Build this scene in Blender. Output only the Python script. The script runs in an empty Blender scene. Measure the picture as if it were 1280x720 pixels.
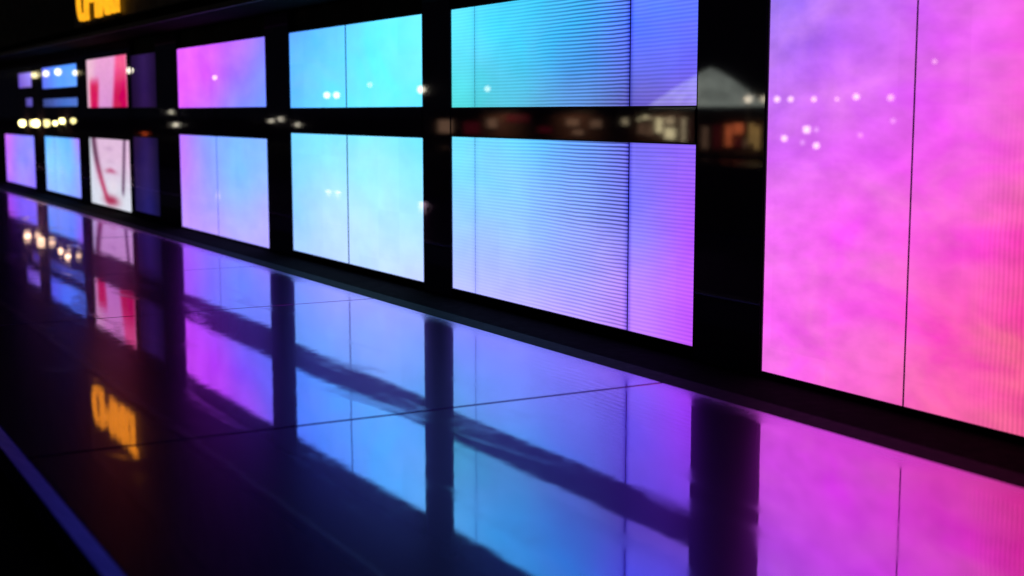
import bpy, bmesh, math, random
from mathutils import Vector, Matrix
random.seed(7)
S = bpy.context.scene
COL = S.collection

# ---------------------------------------------------------------- camera
D, H = 5.3, 1.40                       # metres from the wall, eye above the stone floor
F, A, TH = 1700.0, math.radians(29.5), math.atan(219/1700)
fwd = Vector((math.sin(A)*math.cos(TH), math.cos(A)*math.cos(TH), -math.sin(TH)))
right = Vector((math.cos(A), -math.sin(A), 0))
up = right.cross(fwd)
CP = Vector((-D, 0, H))
cam = bpy.data.cameras.new('camera'); cam.sensor_width = 36; cam.lens = 36*F/1280
cam.clip_start = .05; cam.clip_end = 3000
cam.dof.use_dof = True; cam.dof.focus_distance = 9.0; cam.dof.aperture_fstop = 1.2
co = bpy.data.objects.new('camera', cam); COL.objects.link(co); S.camera = co
co.matrix_world = Matrix.Translation(CP) @ Matrix((right, up, -fwd)).transposed().to_4x4()

# ---------------------------------------------------------------- night sky
W = bpy.data.worlds.new('World'); S.world = W; W.use_nodes = True
bg = W.node_tree.nodes['Background']; bg.inputs[0].default_value = (.25, .3, .6, 1); bg.inputs[1].default_value = .009
S.view_settings.view_transform = 'Standard'; S.view_settings.look = 'None'
S.view_settings.exposure = 0; S.view_settings.gamma = 1
S.cycles.use_denoising = True; S.cycles.max_bounces = 8; S.cycles.glossy_bounces = 6
S.cycles.sample_clamp_indirect = 30; S.cycles.blur_glossy = .0

# ---------------------------------------------------------------- measuring helpers
def ray(px, py):
    return (fwd*F + right*(px-640) - up*(py-360)).normalized()
def wall_pt(px, py, x=0.0):            # a point of the plane x = const
    d = ray(px, py); t = (x+D)/d.x
    return CP + d*t
def far_pt(px, py, L):                 # what the glass wall mirrors there, L metres before the wall
    p = wall_pt(px, py, L); return Vector((-L, p.y, p.z))
def wy(px, x=0.0): return wall_pt(px, 150, x).y
def wz(px, py, x=0.0): return wall_pt(px, py, x).z
def sm(a, b, x):
    t = max(0, min(1, (x-a)/(b-a))); return t*t*(3-2*t)
def lin(c):
    return tuple(((v/255)/12.92 if v/255 <= .04045 else ((v/255+.055)/1.055)**2.4) for v in c)

# ---------------------------------------------------------------- object helpers
def link(name, me, m, parent=None):
    o = bpy.data.objects.new(name, me); COL.objects.link(o)
    if m: me.materials.append(m)
    if parent: o.parent = parent
    return o
def obj(name, bm, m, parent=None, smooth=False):
    bmesh.ops.recalc_face_normals(bm, faces=bm.faces)
    me = bpy.data.meshes.new(name); bm.to_mesh(me); bm.free()
    if smooth:
        for p in me.polygons: p.use_smooth = True
    return link(name, me, m, parent)
def box(bm, x0, x1, y0, y1, z0, z1, bev=0):
    r = bmesh.ops.create_cube(bm, size=1)
    for v in r['verts']:
        v.co = Vector(((x0+x1)/2+v.co.x*(x1-x0), (y0+y1)/2+v.co.y*(y1-y0), (z0+z1)/2+v.co.z*(z1-z0)))
    if bev:
        es = list({e for v in r['verts'] for e in v.link_edges})
        bmesh.ops.bevel(bm, geom=es, offset=bev, segments=2, affect='EDGES')
    return bm
def B(*a, **k): return box(bmesh.new(), *a, **k)
def cone(bm, x, y, z0, z1, r0, r1, n=16):
    bmesh.ops.create_cone(bm, cap_ends=True, segments=n, radius1=r0, radius2=r1, depth=z1-z0,
                          matrix=Matrix.Translation((x, y, (z0+z1)/2)))
    return bm
def ball(bm, x, y, z, r):
    bmesh.ops.create_uvsphere(bm, u_segments=16, v_segments=10, radius=r, matrix=Matrix.Translation((x, y, z)))
    return bm
def tag(o, label=None, cat=None, group=None, kind=None):
    if label: o['label'] = label
    if cat: o['category'] = cat
    if group: o['group'] = group
    if kind: o['kind'] = kind
    return o
def thing(name, label, cat, loc=(0, 0, 0), group=None):
    o = bpy.data.objects.new(name, None); COL.objects.link(o); o.location = loc
    return tag(o, label, cat, group)
def under(root, o):                    # parent while keeping world placement
    o.parent = root; o.matrix_parent_inverse = Matrix.Translation(-root.location); return o

# ---------------------------------------------------------------- materials
def mat(name):
    m = bpy.data.materials.new(name); m.use_nodes = True
    return m, m.node_tree.nodes, m.node_tree.links, m.node_tree.nodes['Principled BSDF']
def simple(name, col, rough=.5, metal=0, spec=.5, var=.25, scale=6, emit=None, es=0, ior=1.5):
    m, n, l, p = mat(name)
    tc = n.new('ShaderNodeTexCoord'); no = n.new('ShaderNodeTexNoise'); no.inputs['Scale'].default_value = scale
    no.inputs['Detail'].default_value = 5
    l.new(tc.outputs['Object'], no.inputs['Vector'])
    mr = n.new('ShaderNodeMapRange'); mr.inputs['To Min'].default_value = 1-var; mr.inputs['To Max'].default_value = 1+var
    l.new(no.outputs['Fac'], mr.inputs['Value'])
    mx = n.new('ShaderNodeVectorMath'); mx.operation = 'SCALE'; mx.inputs[0].default_value = col
    l.new(mr.outputs[0], mx.inputs['Scale']); l.new(mx.outputs[0], p.inputs['Base Color'])
    mr2 = n.new('ShaderNodeMapRange'); mr2.inputs['To Min'].default_value = max(0, rough*(1-var)); mr2.inputs['To Max'].default_value = rough*(1+var)
    l.new(no.outputs['Fac'], mr2.inputs['Value']); l.new(mr2.outputs[0], p.inputs['Roughness'])
    p.inputs['Metallic'].default_value = metal; p.inputs['IOR'].default_value = ior
    if emit:
        mx2 = n.new('ShaderNodeVectorMath'); mx2.operation = 'SCALE'; mx2.inputs[0].default_value = emit
        l.new(mr.outputs[0], mx2.inputs['Scale']); l.new(mx2.outputs[0], p.inputs['Emission Color'])
        p.inputs['Emission Strength'].default_value = es
    return m

def screen_mat(name, axis='Z', pitch=.027, blot=.12, bscale=1.6, strength=1.0):
    """LED display behind glossy glass; picture from the mesh colours, alpha = how much the diode rows show."""
    m, n, l, p = mat(name)
    p.inputs['Base Color'].default_value = (.004, .004, .006, 1)
    p.inputs['Roughness'].default_value = .012; p.inputs['IOR'].default_value = 1.5
    at = n.new('ShaderNodeAttribute'); at.attribute_name = 'picture'
    tc = n.new('ShaderNodeTexCoord'); sx = n.new('ShaderNodeSeparateXYZ'); l.new(tc.outputs['Object'], sx.inputs[0])
    # soft blotches of the moving picture
    no = n.new('ShaderNodeTexNoise'); no.inputs['Scale'].default_value = bscale; no.inputs['Detail'].default_value = 4
    no.inputs['Distortion'].default_value = .6
    mp = n.new('ShaderNodeMapping'); mp.inputs['Scale'].default_value = (1, .5, 1); l.new(tc.outputs['Object'], mp.inputs['Vector'])
    l.new(mp.outputs[0], no.inputs['Vector'])
    mr = n.new('ShaderNodeMapRange'); mr.inputs['From Min'].default_value = .3; mr.inputs['From Max'].default_value = .7
    mr.inputs['To Min'].default_value = -1; mr.inputs['To Max'].default_value = 1
    l.new(no.outputs['Fac'], mr.inputs['Value'])
    hs = n.new('ShaderNodeHueSaturation')
    h = n.new('ShaderNodeMath'); h.operation = 'MULTIPLY_ADD'; h.inputs[1].default_value = blot*.12; h.inputs[2].default_value = .5
    v = n.new('ShaderNodeMath'); v.operation = 'MULTIPLY_ADD'; v.inputs[1].default_value = blot; v.inputs[2].default_value = 1
    s = n.new('ShaderNodeMath'); s.operation = 'MULTIPLY_ADD'; s.inputs[1].default_value = -blot*.5; s.inputs[2].default_value = 1
    for q in (h, s): l.new(mr.outputs[0], q.inputs[0])
    no2 = n.new('ShaderNodeTexNoise'); no2.inputs['Scale'].default_value = bscale*2.6; no2.inputs['Detail'].default_value = 3
    l.new(mp.outputs[0], no2.inputs['Vector'])
    mr3 = n.new('ShaderNodeMapRange'); mr3.inputs['From Min'].default_value = .3; mr3.inputs['From Max'].default_value = .7
    mr3.inputs['To Min'].default_value = -1; mr3.inputs['To Max'].default_value = 1
    l.new(no2.outputs['Fac'], mr3.inputs['Value']); l.new(mr3.outputs[0], v.inputs[0])
    l.new(h.outputs[0], hs.inputs['Hue']); l.new(v.outputs[0], hs.inputs['Value']); l.new(s.outputs[0], hs.inputs['Saturation'])
    l.new(at.outputs['Color'], hs.inputs['Color'])
    # diode rows
    w1 = n.new('ShaderNodeMath'); w1.operation = 'MULTIPLY_ADD'; w1.inputs[1].default_value = .035
    l.new(no.outputs['Fac'], w1.inputs[0]); l.new(sx.outputs[axis], w1.inputs[2])
    w2 = n.new('ShaderNodeMath'); w2.operation = 'MULTIPLY'; w2.inputs[1].default_value = 2*math.pi/pitch
    l.new(w1.outputs[0], w2.inputs[0])
    w3 = n.new('ShaderNodeMath'); w3.operation = 'SINE'; l.new(w2.outputs[0], w3.inputs[0])
    w4 = n.new('ShaderNodeMath'); w4.operation = 'MULTIPLY'; w3b = n.new('ShaderNodeMath'); w3b.operation = 'SUBTRACT'; w3b.inputs[1].default_value = .62; l.new(w3.outputs[0], w3b.inputs[0]); l.new(w3b.outputs[0], w4.inputs[0]); l.new(at.outputs['Alpha'], w4.inputs[1])
    w5 = n.new('ShaderNodeMath'); w5.operation = 'ADD'; w5.inputs[1].default_value = 1; l.new(w4.outputs[0], w5.inputs[0])
    sn = n.new('ShaderNodeVectorMath'); sn.operation = 'SNAP'; sn.inputs[1].default_value = (10, .48, .48); l.new(tc.outputs['Object'], sn.inputs[0])
    wn = n.new('ShaderNodeTexWhiteNoise'); l.new(sn.outputs[0], wn.inputs['Vector'])
    wr = n.new('ShaderNodeMapRange'); wr.inputs['To Min'].default_value = .965; wr.inputs['To Max'].default_value = 1.02; l.new(wn.outputs['Value'], wr.inputs['Value'])
    w6 = n.new('ShaderNodeMath'); w6.operation = 'MULTIPLY'; l.new(w5.outputs[0], w6.inputs[0]); l.new(wr.outputs[0], w6.inputs[1]); w5 = w6
    sc = n.new('ShaderNodeVectorMath'); sc.operation = 'SCALE'
    l.new(hs.outputs['Color'], sc.inputs[0]); l.new(w5.outputs[0], sc.inputs['Scale'])
    l.new(sc.outputs[0], p.inputs['Emission Color']); p.inputs['Emission Strength'].default_value = strength
    return m
M = {}
M['led'] = screen_mat('led_picture', blot=.05)
M['led_rows'] = screen_mat('led_picture_rows', blot=.05)
M['led_pink'] = screen_mat('led_picture_pink', axis='Y', pitch=.03, blot=.12, bscale=2.9)
M['portrait'] = screen_mat('led_portrait', blot=.05, bscale=5)
M['black_glass'] = simple('black_glass', (.10, .055, .11), rough=.03, ior=1.5, var=.3, scale=2)
M['bezel'] = simple('bezel', (.006, .006, .008), rough=.4)
M['matte'] = simple('matte_black', (.0035, .003, .004), rough=.95, scale=14, ior=1.08)
M['soffit'] = simple('soffit_metal', (.012, .008, .006), rough=.9, scale=3, ior=1.06)
M['trim'] = simple('brushed_trim', (.05, .045, .11), rough=.42, scale=12, metal=1)
M['trim'].node_tree.nodes['Principled BSDF'].inputs['Specular Tint'].default_value = (.36, .34, .66, 1)
M['edge'] = simple('bronze_edge', (.05, .035, .02), rough=.6, scale=12)
M['rear'] = simple('rear_wall', (.008, .007, .007), rough=.8, scale=3)
M['fascia'] = simple('fascia_brown', (.035, .02, .014), rough=.6, scale=3)
M['steel'] = simple('brushed_steel', (.55, .55, .58), rough=.34, metal=1, scale=30)
M['paving'] = simple('dark_paving', (.02, .02, .022), rough=.75, scale=9)
M['sign'] = simple('sign_amber', (.3, .15, .02), rough=.4, emit=(1.0, .42, .012), es=1.15, var=.35, scale=9)
M['lampglow'] = simple('lamp_glow', (.8, .8, .7), emit=(1, .9, .72), es=15, var=.05)
M['lampmid'] = simple('lamp_glow_mid', (.8, .8, .7), emit=(1, .84, .6), es=10, var=.1)
M['lampdim'] = simple('lamp_glow_dim', (.8, .8, .7), emit=(1, .9, .8), es=5, var=.3)
M['lampglow_near'] = simple('lamp_glow_yellow', (.8, .8, .6), emit=(1, .86, .45), es=9, var=.05)
M['lampred'] = simple('lamp_red', (.4, .05, .03), emit=(1, .12, .03), es=3, var=.05)
M['post'] = simple('post_metal', (.03, .03, .035), rough=.5)
M['tent'] = simple('tent_membrane', (.6, .6, .55), rough=.8, emit=(.85, .95, .85), es=2.1, var=1.0, scale=.8)
M['kiosk'] = simple('kiosk_wall', (.22, .11, .09), rough=.8)
M['win_cream'] = simple('window_cream', (.3, .25, .15), emit=(1, .86, .5), es=7, var=.5, scale=1.2)
M['win_dim'] = simple('window_dim', (.3, .25, .15), emit=(1, .8, .5), es=3.4, var=.7, scale=2.5)
M['win_dim2'] = simple('window_brown', (.2, .12, .08), emit=(1, .55, .35), es=.9, var=.7, scale=2.5)
M['win_orange'] = simple('window_orange', (.3, .1, .05), emit=(1, .2, .07), es=4.2, var=.5, scale=1.2)
M['win_amber'] = simple('window_amber', (.3, .2, .05), emit=(1, .6, .2), es=3.2, var=.5, scale=1.2)
M['win_red'] = simple('window_red', (.3, .03, .05), emit=(1, .05, .12), es=.22, var=.5, scale=1.2)

# polished stone: a tinted mirror layer over a dark body, worn and slightly wavy
def stone():
    m, n, l, p = mat('polished_stone')
    out = n['Material Output']; n.remove(p)
    tc = n.new('ShaderNodeTexCoord')
    g = n.new('ShaderNodeTexNoise'); g.inputs['Scale'].default_value = 1.1; g.inputs['Detail'].default_value = 3
    f = n.new('ShaderNodeTexNoise'); f.inputs['Scale'].default_value = 9; f.inputs['Detail'].default_value = 6; f.inputs['Roughness'].default_value = .65
    for q in (g, f): l.new(tc.outputs['Object'], q.inputs['Vector'])
    b1 = n.new('ShaderNodeBump'); b1.inputs['Strength'].default_value = 1; b1.inputs['Distance'].default_value = .0010
    l.new(g.outputs['Fac'], b1.inputs['Height'])
    b2 = n.new('ShaderNodeBump'); b2.inputs['Strength'].default_value = 1; b2.inputs['Distance'].default_value = .00012
    l.new(f.outputs['Fac'], b2.inputs['Height']); l.new(b1.outputs[0], b2.inputs['Normal'])
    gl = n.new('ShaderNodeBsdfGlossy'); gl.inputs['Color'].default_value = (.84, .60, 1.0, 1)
    rr = n.new('ShaderNodeMapRange'); rr.inputs['From Min'].default_value = .35; rr.inputs['From Max'].default_value = .7
    rr.inputs['To Min'].default_value = .012; rr.inputs['To Max'].default_value = .05
    l.new(f.outputs['Fac'], rr.inputs['Value']); pm = n.new('ShaderNodeMapping'); pm.inputs['Scale'].default_value = (1.6, .35, 1); pm.inputs['Rotation'].default_value = (0, 0, .5)
    l.new(tc.outputs['Object'], pm.inputs['Vector'])
    pn = n.new('ShaderNodeTexNoise'); pn.inputs['Scale'].default_value = 2.4; pn.inputs['Detail'].default_value = 7; pn.inputs['Distortion'].default_value = .8; l.new(pm.outputs[0], pn.inputs['Vector'])
    pr = n.new('ShaderNodeMapRange'); pr.inputs['From Min'].default_value = .54; pr.inputs['From Max'].default_value = .70; pr.inputs['To Min'].default_value = 0; pr.inputs['To Max'].default_value = .085
    l.new(pn.outputs['Fac'], pr.inputs['Value'])
    ra = n.new('ShaderNodeMath'); ra.operation = 'ADD'; l.new(rr.outputs[0], ra.inputs[0]); l.new(pr.outputs[0], ra.inputs[1])
    sx = n.new('ShaderNodeSeparateXYZ'); l.new(tc.outputs['Object'], sx.inputs[0])
    wo = n.new('ShaderNodeMath'); wo.operation = 'MULTIPLY_ADD'; wo.inputs[1].default_value = .07; l.new(f.outputs['Fac'], wo.inputs[0]); l.new(sx.outputs['X'], wo.inputs[2])
    er = n.new('ShaderNodeMapRange'); er.inputs['From Min'].default_value = -1.17-.17; er.inputs['From Max'].default_value = -1.17+.035
    er.inputs['To Min'].default_value = 0; er.inputs['To Max'].default_value = .30; l.new(wo.outputs[0], er.inputs['Value'])
    rb = n.new('ShaderNodeMath'); rb.operation = 'ADD'; l.new(ra.outputs[0], rb.inputs[0]); l.new(er.outputs[0], rb.inputs[1])
    l.new(rb.outputs[0], gl.inputs['Roughness']); l.new(b2.outputs[0], gl.inputs['Normal'])
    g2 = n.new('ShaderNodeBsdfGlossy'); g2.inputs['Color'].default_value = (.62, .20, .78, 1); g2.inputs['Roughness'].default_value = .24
    df = n.new('ShaderNodeBsdfDiffuse'); df.inputs['Color'].default_value = (.012, .010, .016, 1)
    m1 = n.new('ShaderNodeMixShader'); m1.inputs[0].default_value = .32; l.new(gl.outputs[0], m1.inputs[1]); l.new(g2.outputs[0], m1.inputs[2])
    fr = n.new('ShaderNodeFresnel'); fr.inputs['IOR'].default_value = 3.2
    fp = n.new('ShaderNodeMapRange'); fp.inputs['From Min'].default_value = .25; fp.inputs['From Max'].default_value = .6
    fp.inputs['To Min'].default_value = .86; fp.inputs['To Max'].default_value = .97; l.new(fr.outputs[0], fp.inputs['Value'])
    m2 = n.new('ShaderNodeMixShader'); l.new(fp.outputs[0], m2.inputs[0]); l.new(df.outputs[0], m2.inputs[1]); l.new(m1.outputs[0], m2.inputs[2])
    l.new(m2.outputs[0], out.inputs['Surface'])
    return m
M['stone'] = stone()
M['honed'] = simple('honed_stone', (.009, .006, .016), rough=.6, ior=1.08, var=.2, scale=20)
def water_mat():
    m, n, l, p = mat('harbour_water')
    p.inputs['Base Color'].default_value = (.004, .007, .012, 1); p.inputs['Roughness'].default_value = .35; p.inputs['IOR'].default_value = 1.33
    tc = n.new('ShaderNodeTexCoord'); no = n.new('ShaderNodeTexNoise'); no.inputs['Scale'].default_value = .9; no.inputs['Detail'].default_value = 5
    l.new(tc.outputs['Object'], no.inputs['Vector'])
    b = n.new('ShaderNodeBump'); b.inputs['Distance'].default_value = .12; l.new(no.outputs['Fac'], b.inputs['Height']); l.new(b.outputs[0], p.inputs['Normal'])
    return m
M['water'] = water_mat()

# ---------------------------------------------------------------- ground
XE, XT0, XT1 = -1.17, -4.465, -4.36     # stone's wall-side edge, steel trim
ZC = -.19                                          # sunken channel along the wall
YJ = [-40, -5.3, -1.6, 2.08, 5.70, 9.43, 11.99, 15.6, 20.1, 24.2, 27.9, 31.6, 35.3, 39]
bm = bmesh.new()
for a, b in zip(YJ[:-1], YJ[1:]):
    box(bm, XT1+.004, XE, a+.006, b-.006, -.12, random.uniform(-.0012, .0012), bev=.006)
stonef = tag(obj('stone_floor', bm, M['stone']), kind='structure')
bm = bmesh.new(); box(bm, XT1+.01, XE-.02, -40, 39, -.3, -.022)
tag(obj('floor_bedding', bm, M['matte']), kind='structure')
honed = bmesh.new(); box(honed, XE+.002, XE+.17, -40, 60, -.19, -.004, bev=.004)
tag(obj('stone_border', honed, M['honed']), kind='structure')
bm = bmesh.new(); box(bm, XE+.18, .3, -40, 60, -.3, ZC)
tag(obj('wall_channel', bm, M['matte']), kind='structure')
bm = bmesh.new(); box(bm, -20, XT0-.002, -200, 300, -.5, -.16)
tag(obj('quay_paving', bm, M['paving']), kind='structure')
bm = bmesh.new(); box(bm, -600, 600, -600, 900, -2.6, -2.2)
tag(obj('ground', bm, M['paving']), kind='structure')
bm = bmesh.new(); box(bm, -57, -20.01, -200, 500, -2.2, -1.9)
tag(obj('water', bm, M['water']), kind='structure')
bm = bmesh.new(); box(bm, -300, -57.01, -200, 600, -2.2, -1.6)
tag(obj('far_quay', bm, M['paving']), kind='structure')
tb = bmesh.new()
prof = ((XT0, -.02), (XT0, .058), (XT0+.008, .064), (XT1-.006, .010), (XT1, .004), (XT1, -.02))
ends = [[tb.verts.new((a, yy, b)) for a, b in prof] for yy in (-40, 60)]
for i in range(6): tb.faces.new((ends[0][i], ends[0][(i+1) % 6], ends[1][(i+1) % 6], ends[1][i]))
tb.faces.new(ends[0]); tb.faces.new(ends[1][::-1])
t = tag(obj('edge_trim', tb, M['trim']),
        'sloping brushed metal edging strip along the open side of the stone floor', 'edging strip')

# ---------------------------------------------------------------- glazed shopfront building
ZT = wz(565, 12)+.0; ZB = wz(868, 434)
bld = thing('shopfront_building', 'long black glazed shopfront with lit screens between dark pilasters', 'building', (0, 15, 0))
bays = {  # left px, right px
 'D': (958, 1440), 'C': (563.5, 869.5), 'B': (362.5, 527.5), 'A': (223, 332.5), 'N': (165, 196), 'P': (110, 160), 'E': (54.5, 97.5), 'F': (5, 41)}
Y = {k: (wy(b), wy(a)) for k, (a, b) in bays.items()}          # near, far
ZTOP = wz(140, -300)
P0 = .0
under(bld, obj('wall', B(.06, 6, -30, 60, -2.2, 9.5), M['rear']))
def face(name, y0, y1, z0, z1, x=0, bev=.006):
    return under(bld, obj(name, B(x, .059, y0, y1, z0, z1, bev=bev), M['black_glass']))
order = ['D', 'C', 'B', 'A', 'N', 'P', 'E', 'F']
for a, b in zip(order[:-1], order[1:]):
    face('pilaster', Y[a][1]+.012, Y[b][0]-.012, ZC, ZT+.24)
face('pilaster', Y['F'][1]+.012, 58, ZC, ZT+.24)
face('pilaster', Y['D'][0]-.9, Y['D'][0]-.012, ZC, ZT+.24)
face('wall_panel', -30, Y['D'][0]-.92, ZC, ZT+.24)
XC = -D+.857*D                                        # canopy front
ZS = ZT+.245
cano = under(bld, obj('canopy', B(XC+.02, .058, -30, 58, ZS, ZS+.16, bev=.01), M['soffit']))
lipb = obj('drip_edge', B(XC-.012, XC+.016, -30, 58, ZS-.012, ZS+.05, bev=.004), M['edge']); lipb.parent = cano
lipb.matrix_parent_inverse = cano.matrix_world.inverted() @ Matrix.Translation(-bld.location)
lipb.matrix_parent_inverse = Matrix.Identity(4); 
yb0, yb1 = wy(330, XC), wy(95, XC)
under(bld, obj('fascia_board', B(XC+.03, XC+.2, -30, yb1, ZS+.17, ZS+1.5, bev=.01), M['fascia']))

def grid_screen(parent, y0, y1, z0, z1, fn, m, ny=20, nz=16, x=.012, rect=None, name='display_panel'):
    """fn(u,v): u 0..1 left to right in the picture, v 0..1 top to bottom, over the whole screen rect"""
    ra, rb, rc, rd = rect or (y0, y1, z0, z1)
    verts, cols, faces = [], [], []
    for j in range(nz+1):
        for i in range(ny+1):
            yy = y1+(y0-y1)*i/ny; zz = z1+(z0-z1)*j/nz
            verts.append((x, yy, zz)); u = (rb-yy)/(rb-ra); v = (rd-zz)/(rd-rc)
            cols.append(fn(u, v))
    nf = (ny+1)*(nz+1)
    for j in range(nz):
        for i in range(ny):
            a = j*(ny+1)+i; faces.append((a, a+ny+1, a+ny+2, a+1))
    # shallow cabinet behind
    k = len(verts)
    for (yy, zz) in ((y1, z1), (y0, z1), (y0, z0), (y1, z0)): verts.append((x+.03, yy, zz)); cols.append((0, 0, 0, 0))
    c = (0, ny, nf-1, nf-1-ny)
    faces += [(c[0], c[1], k+1, k), (c[1], c[2], k+2, k+1), (c[2], c[3], k+3, k+2), (c[3], c[0], k, k+3), (k, k+1, k+2, k+3)]
    me = bpy.data.meshes.new(name); me.from_pydata(verts, [], faces)
    ca = me.color_attributes.new('picture', 'FLOAT_COLOR', 'CORNER')
    for lp in me.loops:
        cc = cols[lp.vertex_index]
        ca.data[lp.index].color = cc
    for pl in me.polygons:                                  # cabinet sides stay dark
        if pl.index >= ny*nz:
            for li in pl.loop_indices: ca.data[li].color = (0, 0, 0, 0)
    return under(parent, link(name, me, m))

def table(rows, g=1.0, moire=None, shade=lambda u: 1, blue=.42):
    """rows of sRGB triples, top to bottom, each left to right -> smooth colour function"""
    R = [[lin(c) for c in r] for r in rows]
    def samp(r, u):
        k = max(0, min(.9999, u))*(len(r)-1); i = int(k); f = k-i; f = f*f*(3-2*f)*.5+f*.5
        return [r[i][q]*(1-f)+r[i+1][q]*f for q in range(3)]
    def fn(u, v):
        k = max(0, min(.9999, v))*(len(R)-1); j = int(k); f = k-j
        a, b = samp(R[j], u), samp(R[j+1], u)
        c = [(a[q]*(1-f)+b[q]*f)*g for q in range(3)]; c[2] *= 1+blue*max(0, min(1, (c[2]-.72)*5))   # blue diodes are over-exposed
        return (c[0]*shade(u), c[1]*shade(u), c[2]*(1+shade(u))/2, moire(u, v) if moire else 0)
    return fn

def led(name, label, cat, bay, z0, z1, seams, fn, m, y=None, group='lit screens along the glazed wall', gap=.009, ny=20, nz=16, wide=()):
    y0, y1 = y or Y[bay]
    dep = lambda yy: yy*math.cos(A)+D*math.sin(A)
    i0, i1 = 1/dep(y0), 1/dep(y1); raw = fn
    fn = lambda u, v: raw((1/dep(y1+(y0-y1)*u)-i1)/(i0-i1), v)
    root = thing(name, label, cat, (0, (y0+y1)/2, z0), group)
    cuts = [y0]+sorted(wy(s) for s in seams)+[y1]
    g = [0]+[wide[i] if i < len(wide) else gap for i in range(len(cuts)-2)]+[0]
    for i, (a, b) in enumerate(zip(cuts[:-1], cuts[1:])):
        grid_screen(root, a+g[i], b-g[i+1], z0, z1, fn, m, rect=(y0, y1, z0, z1), ny=ny, nz=nz)
    bm = bmesh.new(); t = .011
    for q in ((y0-t, y0-.001, z0-t, z1+t), (y1+.001, y1+t, z0-t, z1+t), (y0-.001, y1+.001, z1+.001, z1+t), (y0-.001, y1+.001, z0-t, z0-.001)):
        box(bm, .004, .055, *q)
    under(root, obj('bezel', bm, M['bezel']))
    return root
def band(bay, px, ya, yb):                            # dark cross band between the two screens of a bay
    z0, z1 = wz(px, yb), wz(px, ya)
    return z0, z1

# -- wide pink screen at the right
fD = table([[(152,128,250),(190,116,248),(222,104,246),(246,88,222),(244,76,205)],
            [(180,120,250),(208,114,248),(236,100,244),(248,86,222),(246,72,188)],
            [(212,114,250),(234,110,247),(247,100,238),(250,80,205),(248,66,155)],
            [(244,112,250),(251,104,240),(252,96,215),(252,74,165),(250,64,126)],
            [(252,110,244),(253,102,228),(253,94,185),(252,80,150),(250,78,132)],
            [(252,110,242),(253,102,214),(253,94,178),(252,86,156),(252,88,145)]], 1.0,
           moire=lambda u, v: .10*max(0, min(1, (u-.54)*10))*sm(.25, .7, v), blue=0)
led('led_screen', 'floor-length pink and violet screen at the right end, without a cross band', 'screen', 'D', -.15, ZT, [1140, 1330], fD, M['led_pink'], gap=.006, ny=26, nz=26)

# -- bay with visible diode rows
UC = (785-563.5)/306
def moC(u, v):
    a = max(0, min(1, (u-.05)*2.2))
    if u < UC: return (.06+.18*a+.26*max(0, (u-.30)/(UC-.3))**1.0)*(1-.3*max(0, v-.4))
    return .15
jointC = lambda u: 1-.62*math.exp(-((u-UC)/.011)**2)-.12*math.exp(-((u-.095)/.01)**2)
zb, zt = band('C', 717, 133, 176)
fCu = table([[(108,242,243),(84,222,240),(78,200,242),(96,150,250),(112,135,255)],
             [(105,240,240),(84,224,242),(70,192,242),(92,130,250),(112,125,252)],
             [(98,235,232),(80,212,232),(76,172,235),(106,122,235),(118,108,238)],
             [(92,228,225),(96,200,225),(112,160,228),(110,98,210),(134,104,225)]], 1.0, moC, jointC)
fCl = table([[(125,235,240),(110,225,243),(112,180,245),(128,118,236),(158,110,240)],
             [(135,235,248),(140,218,250),(138,185,250),(140,130,242),(178,100,240)],
             [(158,215,252),(160,210,252),(158,185,252),(160,145,245),(198,98,245)],
             [(172,205,252),(170,195,252),(175,180,252),(190,140,245),(212,98,245)],
             [(190,200,252),(192,190,252),(198,170,252),(208,140,245),(214,102,240)]], 1.0, lambda u, v: moC(u, v)*(1 if v < .5 else .75), jointC)
led('led_screen', 'upper screen with fine dark rows, turquoise fading to blue violet at right', 'screen', 'C', zt, ZT, [592, 785], fCu, M['led_rows'], wide=(.006, .003), ny=70, nz=14)
led('led_screen', 'lower screen with fine dark rows, pale blue fading to purple beside the wide pilaster', 'screen', 'C', ZB, zb, [592, 785], fCl, M['led_rows'], wide=(.006, .003), ny=70, nz=14)
face('transom', Y['C'][0]+.0, Y['C'][1], zb+.012, zt-.012)

# -- turquoise bay
zb, zt = band('B', 445, 134, 169.5)
fBu = table(g=1.08, rows=[[(100,170,250),(100,205,250),(108,240,248),(122,248,250)],
             [(100,190,250),(104,218,250),(108,240,246),(118,246,246)],
             [(96,195,250),(108,228,250),(112,240,246),(104,236,244)]])
fBl = table([[(126,228,248),(140,240,250),(140,246,248),(120,240,246)],
             [(140,225,252),(170,240,252),(168,248,250),(150,242,250)],
             [(150,215,252),(190,235,252),(188,240,252),(185,232,252)],
             [(175,215,252),(192,225,252),(200,232,252),(205,222,252)]])
led('led_screen', 'bright turquoise upper screen left of the one with fine rows', 'screen', 'B', zt, ZT, [432], fBu, M['led'], gap=.013)
led('led_screen', 'pale icy blue lower screen, the brightest on the wall', 'screen', 'B', -.115, zb, [432], fBl, M['led'], gap=.013)
face('transom', Y['B'][0], Y['B'][1], zb+.012, zt-.012)

# -- magenta to blue bay
zb, zt = band('A', 277, 134, 171)
fAu = table([[(245,100,250),(232,100,250),(196,112,250),(152,135,250)],
             [(245,98,250),(228,100,250),(170,120,250),(130,150,250)],
             [(240,104,250),(205,112,250),(140,145,250),(120,160,250)]])
fAl = table([[(200,125,245),(140,170,250),(130,195,252),(140,190,250)],
             [(205,130,250),(150,165,250),(130,200,252),(150,195,252)],
             [(195,145,250),(170,165,250),(160,190,252),(180,180,252)],
             [(205,160,250),(195,165,250),(190,180,252),(185,175,252)]])
led('led_screen', 'upper screen fading from bright magenta at left to soft blue', 'screen', 'A', zt, ZT, [], fAu, M['led'])
led('led_screen', 'lower screen with lilac left edge and light blue centre', 'screen', 'A', -.165, zb, [268.5], fAl, M['led'], gap=.010)
face('transom', Y['A'][0], Y['A'][1], zb+.012, zt-.012)

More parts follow.
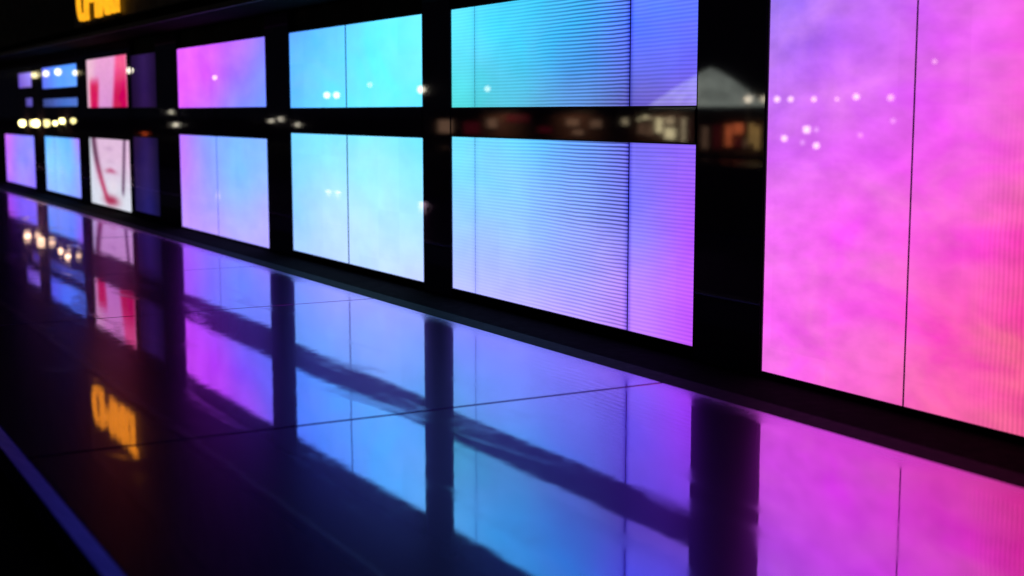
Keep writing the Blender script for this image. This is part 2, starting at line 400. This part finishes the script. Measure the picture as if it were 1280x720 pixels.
# -- dim violet bay
zb, zt = band('N', 180, 134, 172)
led('dim_screen', 'narrow dim violet screen above the band, right of the portrait', 'screen', 'N', zt, ZT, [], table([[(30,14,50),(46,24,84),(30,14,50)],[(30,12,48),(46,22,78),(24,12,44)]]), M['led'], group='dim violet screens')
led('dim_screen', 'tall narrow dim violet screen below the band, right of the portrait', 'screen', 'N', ZB, zb, [], table([[(38,18,56),(44,26,84),(20,14,44)],[(30,22,76),(40,32,104),(22,18,56)]]), M['led'], group='dim violet screens')
face('transom', Y['N'][0], Y['N'][1], zb+.012, zt-.012)

# -- portrait bay
def mix(a, b, f): return tuple(a[i]*(1-f)+b[i]*f for i in range(3))
def fPu(u, v):
    c = mix((238,165,215), (222,150,215), v)
    c = mix((240,190,215), c, sm(.05, .3, u))
    c = mix(c, (214,30,90), sm(.02, .10, u)*(1-sm(.20, .30, u-.06*(1-v)))*sm(.30, .6, v))
    edge = .72-.10*(v)
    red = mix((250,95,150), (205,20,85), sm(.1, .8, v))
    c = mix(c, red, sm(edge-.06, edge+.05, u))
    c = mix(c, (250,190,215), sm(.94, 1, u)*.6)
    return lin(c)+(0,)
def fPl(u, v):
    c = mix((226,190,222), (222,226,240), sm(.2, .9, v))
    c = mix(c, (215,220,235), 1-sm(.02, .16, u))
    l1 = .10+.10*v+.26*v*v                                   # dark cord at left, curving in
    c = mix(c, mix((95,50,80), (190,60,105), sm(.2, .7, v)), math.exp(-((u-l1)/.06)**2)*(1-sm(.9, 1, v)))
    l2 = .87-.10*v
    c = mix(c, (92,60,92), math.exp(-((u-l2)/.035)**2)*(1-sm(.7, .85, v)))
    c = mix(c, (190,80,125), math.exp(-((u-.50)/.12)**2-((v-.46-.10*abs(u-.5))/.035)**2)*.95)
    c = mix(c, (190,150,190), math.exp(-((u-.48)/.10)**2-((v-.14)/.035)**2)*.6)
    c = mix(c, (200,165,200), math.exp(-((u-.50)/.08)**2-((v-.33)/.03)**2)*.5)
    c = mix(c, (168,45,82), math.exp(-((u-.50)/.17)**2-((v-.90)/.075)**2))
    c = mix(c, (238,222,235), math.exp(-((u-.55)/.12)**2-((v-.68)/.10)**2)*.6)
    return lin(c)+(0,)
zb, zt = band('P', 136, 134, 174)
led('portrait_screen', 'upper portrait screen with pink centre and crimson right side', 'screen', 'P', zt, wz(136, 71), [], fPu, M['portrait'], ny=44, nz=44)
led('portrait_screen', 'lower portrait screen, pale face with red lips and two dark cords', 'screen', 'P', -.15, zb, [], fPl, M['portrait'], ny=60, nz=60)
face('transom', Y['P'][0], Y['P'][1], zb+.012, zt-.012)
face('transom', Y['P'][0], Y['P'][1], wz(136, 71)+.012, ZT+.24)

# -- far blue bay, with a thin strip screen under the upper one
z1b, s1, s0, zb = wz(76, 109), wz(76, 123), wz(76, 133), wz(76, 172)
blue = table([[(110,130,245),(100,165,250),(92,165,250)],[(100,120,235),(100,165,248),(105,175,250)]])
led('led_screen', 'small sky blue upper screen second from the far end', 'screen', 'E', z1b, wz(76, 82), [66], blue, M['led'])
led('strip_screen', 'thin blue strip screen under the second bay from the far end', 'screen', 'E', s0, s1, [66], table([[(60,75,140),(78,110,200),(84,120,215)],[(60,75,140),(70,105,200),(84,120,210)]]), M['led'], group='thin strip screens')
led('led_screen', 'lower sky blue screen left of the portrait', 'screen', 'E', -.124, zb, [66],
    table([[(110,195,250),(125,205,250),(110,190,250),(190,140,250)],[(150,215,250),(150,210,250),(130,200,250),(150,170,250)],[(150,190,250),(150,200,250),(140,180,250),(150,160,250)]]), M['led'])
face('transom', Y['E'][0], Y['E'][1], zb+.012, s0-.012)
face('transom', Y['E'][0], Y['E'][1], s1+.012, z1b-.012)
face('transom', Y['E'][0], Y['E'][1], wz(76, 82)+.012, ZT+.24)
# -- farthest bay
YF = (Y['F'][0], wy(25)); YF2 = (Y['F'][0], wy(33))
led('led_screen', 'small violet upper screen at the far left end', 'screen', 'F', wz(33, 109), wz(33, 91), [], table([[(128,100,220),(165,150,240)],[(118,90,215),(140,120,225)]]), M['led'], y=YF)
led('strip_screen', 'thin violet strip screen at the far left end', 'screen', 'F', wz(33, 133), wz(33, 123), [], table([[(90,80,170),(105,95,200)],[(80,70,160),(95,85,190)]]), M['led'], y=YF2, group='thin strip screens')
led('led_screen', 'lower screen at the far left end, pink edge fading to periwinkle', 'screen', 'F', -.143, wz(24, 169), [], table([[(215,110,240),(160,140,250),(140,150,250)],[(205,115,245),(150,145,250),(150,140,250)],[(190,120,245),(160,140,250),(165,130,250)]]), M['led'])
face('transom', Y['F'][0], Y['F'][1], wz(24, 169)+.012, wz(33, 133)-.012)
face('wall_panel', YF[1]+.012, Y['F'][1], wz(33, 133)-.010, ZT+.24)
face('transom', Y['F'][0], YF[1], wz(33, 91)+.012, ZT+.24)
face('transom', Y['F'][0], YF2[1]+.012, wz(33, 123)+.012, wz(33, 109)-.012)
face('wall_panel', YF2[1]+.013, YF[1]+.010, wz(33, 133)-.010, wz(33, 109)-.013)

# ---------------------------------------------------------------- small wall lights at the far end
M['bulb'] = simple('yellow_bulb', (.8, .8, .5), emit=(1, .85, .33), es=5.5, var=.05)
for px, py, r, lab in ((28, 154, .075, 'leftmost yellow wall light between the two rows of screens'), (45, 154, .08, 'yellow wall light second from the left in the dark band'),
                       (69, 154, .045, 'small yellow wall light third from the left in the dark band'), (77.5, 151, .055, 'yellow wall light in the dark band, set highest and nearest the portrait')):
    p = wall_pt(px, py, -.10)
    root = thing('wall_light', lab, 'wall light', (0, p.y, p.z), 'yellow wall lights in the dark band')
    under(root, obj('bracket', B(-.04, -.002, p.y-.05, p.y+.05, p.z-.16, p.z+.05, bev=.006), M['post']))
    under(root, obj('bulb', ball(bmesh.new(), -.10, p.y, p.z, r), M['bulb'], smooth=True))
    under(root, obj('cap', cone(bmesh.new(), -.10, p.y, p.z+r*.86, p.z+r*1.2, r*.75, r*.3), M['post']))

# ---------------------------------------------------------------- amber letters over the canopy
XS = XC-.02
yl, yr = wy(103, XS), wy(155.5, XS); zl = wz(130, 19.5, XS)
sign = thing('lit_sign', 'amber glowing letters CMART standing above the dark canopy', 'sign', (XS, (yl+yr)/2, zl))
spans = [(103.5, 111.5), (112.5, 127.8), (129.5, 139.5), (139.8, 147.0), (147.6, 156.0)]
for ch, (a, b) in zip('CMART', spans):
    cu = bpy.data.curves.new('letter', 'FONT'); cu.body = ch; cu.size = 1; cu.extrude = .03; cu.offset = -.012
    tmp = bpy.data.objects.new('tmp', cu); COL.objects.link(tmp)
    bpy.context.view_layer.update()
    me = bpy.data.meshes.new_from_object(tmp.evaluated_get(bpy.context.evaluated_depsgraph_get()))
    bpy.data.objects.remove(tmp)
    xs = [v.co.x for v in me.vertices]; ys = [v.co.y for v in me.vertices]
    w, x0, y0, hh = max(xs)-min(xs), min(xs), min(ys), max(ys)-min(ys)
    ya, yb_ = wy(a, XS), wy(b, XS)                           # ya farther (left)
    for v in me.vertices:
        X, Yv, Z = v.co
        v.co = Vector((XS-Z*1.0, ya+(yb_-ya)*(X-x0)/w, zl+.56*(Yv-y0)/hh))
    me.name = 'letter'
    for p in me.polygons: p.use_smooth = False
    under(sign, link('letter', me, M['sign']))
rb = bmesh.new()
for yy in (yl-.3, (yl+yr)/2, yr+.3):
    box(rb, XS-.01, XS+.04, yy-.02, yy+.02, ZS+.16, zl-.05)
box(rb, XS-.01, XS+.02, yr, yl, zl-.05, zl-.02)
under(sign, obj('mounting_rail', rb, M['post']))

# ---------------------------------------------------------------- across the water (seen mirrored in the glass)
def street_lamp(px, py, L, r=.2, m='lampglow', ground=None, label='lit globe street lamp on the quay opposite the glass wall', group='street lamps mirrored in the glass'):
    p = far_pt(px, py, L); g = ground if ground is not None else (-1.6 if L > 57 else -.16)
    root = thing('street_lamp', label, 'street lamp', (p.x, p.y, g), group)
    b = cone(bmesh.new(), p.x, p.y, g, g+.5, .11, .07); cone(b, p.x, p.y, g+.5, p.z-r*.9, .055, .035)
    under(root, obj('pole', b, M['post'], smooth=True))
    under(root, obj('globe', ball(bmesh.new(), p.x, p.y, p.z, r), M[m], smooth=True))
    under(root, obj('cap', cone(bmesh.new(), p.x, p.y, p.z+r*.95, p.z+r*1.25, r*.6, .02), M['post']))
for px, py, r in ((936, 124, .26), (955, 124, .26), (971, 124, .22), (988, 124, .2), (1017, 124, .22), (1046, 124, .14), (1070, 121, .24), (1113, 122, .24),
                  (609, 111, .26), (1168, 77, .17), (462, 106, .16)):
    street_lamp(px, py, 59, r*random.uniform(.7, .98), random.choice(('lampglow', 'lampglow', 'lampmid')))
for px, py, r, L in ((526, 112, .14, 19), (408, 119, .11, 19), (420, 119, .11, 19), (268, 97, .07, 19), (162, 88, .16, 19),
                     (43, 94, .22, 19), (57, 92, .2, 19), (72, 90, .22, 19), (93.5, 91, .15, 19)):
    street_lamp(px, py, L, r, 'lampglow_near' if px < 100 else 'lampglow')
for px in (600, 690, 800, 915):                       # added spots without a fixture, brightening the kiosk fronts for their mirrored brown haze
    p = far_pt(px, 128, 57.6)
    L = bpy.data.lights.new('kiosk_fill_spot', 'SPOT'); L.spot_size = 2.4; L.spot_blend = .6; L.energy = 900; L.color = (1, .62, .36); L.shadow_soft_size = .3
    lo = bpy.data.objects.new('kiosk_fill_spot', L); COL.objects.link(lo); lo.location = p; lo.rotation_euler = Vector((-1, 0, -.75)).to_track_quat('-Z', 'Y').to_euler()
def bollard(px, py, L, r, m, label='low lit bollard on the paving opposite the glass wall'):
    p = far_pt(px, py, L); g = -1.6 if L > 57 else -.16
    root = thing('light_bollard', label, 'bollard light', (p.x, p.y, g), 'low lights mirrored in the glass')
    under(root, obj('post', cone(bmesh.new(), p.x, p.y, g, p.z-r, r*.7, r*.6), M['post'], smooth=True))
    under(root, obj('lantern', cone(bmesh.new(), p.x, p.y, p.z-r, p.z+r, r, r), M[m], smooth=True))
    under(root, obj('cap', cone(bmesh.new(), p.x, p.y, p.z+r+.002, p.z+r*1.4, r*1.15, r*.4), M['post']))
for px, py, L, r, m in (
                        (1008, 162, 58.5, .22, 'lampglow'), (1020, 162, 58.5, .13, 'lampdim'), (980, 173, 58.5, .17, 'lampglow'), (1003, 178, 58.5, .13, 'lampdim'), (1020, 182, 58.5, .18, 'lampglow'),
                        (1116, 151, 58.5, .13, 'lampdim'), (1075, 169, 58.5, .12, 'lampdim'),
                        (214, 140, 19, .05, 'lampglow'), (220, 156, 19, .07, 'lampglow'), (339, 151, 19, .05, 'lampglow'), (351, 149, 19, .05, 'lampglow'),
                        (372, 156, 19, .05, 'lampglow'), (133, 168, 19, .05, 'lampglow'), (181, 167, 19, .09, 'lampred'), (912, 227, 30, .12, 'lampdim'), (880, 266, 22, .09, 'lampdim'), (1108, 262, 22, .12, 'lampdim'), (490, 290, 16, .12, 'lampdim'), (205, 245, 19, .05, 'lampdim')):
    bollard(px, py, L, r, m)

def kiosk(pa, pb, ptop, wins, label, L=60, depth=5):
    a, b = far_pt(pa, ptop, L), far_pt(pb, ptop, L)
    y1, y0, zt = a.y, b.y, (a.z+b.z)/2
    root = thing('waterfront_kiosk', label, 'kiosk', (-L, (y0+y1)/2, -1.6), 'buildings mirrored in the glass')
    under(root, obj('wall', B(-L-depth, -L-.05, y0, y1, -1.6, zt), M['kiosk']))
    under(root, obj('roof', B(-L-depth-.3, -L+.3, y0-.3, y1+.3, zt+.003, zt+.2, bev=.03), M['post']))
    for (x0, t0, x1, t1, m) in wins:
        p, q = far_pt(x0, t0, L), far_pt(x1, t1, L)
        w = under(root, obj('window', B(-L-.045, -L, q.y, p.y, q.z, p.z), M[m]))
        fr = bmesh.new(); t = .06
        for s in ((q.y-t, q.y, q.z-t, p.z+t), (p.y, p.y+t, q.z-t, p.z+t), (q.y, p.y, p.z, p.z+t), (q.y, p.y, q.z-t, q.z)):
            box(fr, -L-.04, -L+.03, *s)
        under(root, obj('window_frame', fr, M['post']))
kiosk(772, 868, 141, [(798, 147, 801, 151, 'win_cream'), (804, 144, 809, 149, 'win_cream'), (810, 145, 815, 150, 'win_dim'), (820, 147, 828, 166, 'win_cream'), (831, 160, 844, 174, 'win_cream'), (832, 146, 843, 156, 'win_dim'), (778, 148, 785, 156, 'win_dim'), (852, 147, 857, 178, 'win_dim'), (861, 149, 864, 176, 'win_red'), (798, 154, 806, 168, 'win_dim2'), (808, 156, 816, 170, 'win_dim2')],
      'low kiosk with cream lit shop windows across the water')
kiosk(874, 956, 150, [(907, 156, 915, 183, 'win_orange'), (917, 154, 929, 168, 'win_orange'), (918, 171, 928, 184, 'win_red'), (930, 172, 934, 185, 'win_dim2'), (937, 154, 942, 180, 'win_amber'), (944, 158, 949, 187, 'win_amber'), (878, 158, 885, 186, 'win_dim2'), (892, 156, 901, 186, 'win_red')],
      'low kiosk with orange and amber lit windows across the water')
kiosk(540, 768, 141, [(548, 150, 566, 166, 'win_dim2'), (580, 152, 600, 168, 'win_red'), (608, 148, 622, 160, 'win_dim2'), (634, 143, 662, 153, 'win_red'), (708, 148, 724, 158, 'win_dim2'), (716, 162, 730, 169, 'win_dim2'), (672, 158, 690, 166, 'win_red'), (738, 150, 752, 160, 'win_dim2')],
      'long dark kiosk with faint red windows across the water')
# pyramid tent
ap = far_pt(889, 85, 74); e0, e1 = far_pt(848, 133, 74), far_pt(921, 133, 74)
root = thing('pavilion_tent', 'white lit pyramid tent behind the kiosks across the water', 'tent', (-74, (e0.y+e1.y)/2, -1.6), 'buildings mirrored in the glass')
b = bmesh.new(); hw = (e0.y-e1.y)/2; cy = (e0.y+e1.y)/2; zz = e0.z
N = 8; rings = []
for k in range(N+1):
    f = k/N; w = hw*(1-f)**.85+.03; z = zz+(ap.z-zz)*f
    rings.append([b.verts.new((-74+sx*w*.8, ap.y+(cy-ap.y)*(1-f)+sy*w, z)) for sx, sy in ((-1, -1), (1, -1), (1, 1), (-1, 1))])
for r0, r1 in zip(rings[:-1], rings[1:]):
    for i in range(4): b.faces.new((r0[i], r0[(i+1) % 4], r1[(i+1) % 4], r1[i]))
b.faces.new(rings[-1])
under(root, obj('tent_roof', b, M['tent']))
for sx, sy in ((-1, -1), (1, -1), (1, 1), (-1, 1)):
    under(root, obj('tent_pole', cone(bmesh.new(), -74+sx*hw*.78, cy+sy*hw*.97, -1.6, zz, .05, .05), M['post']))
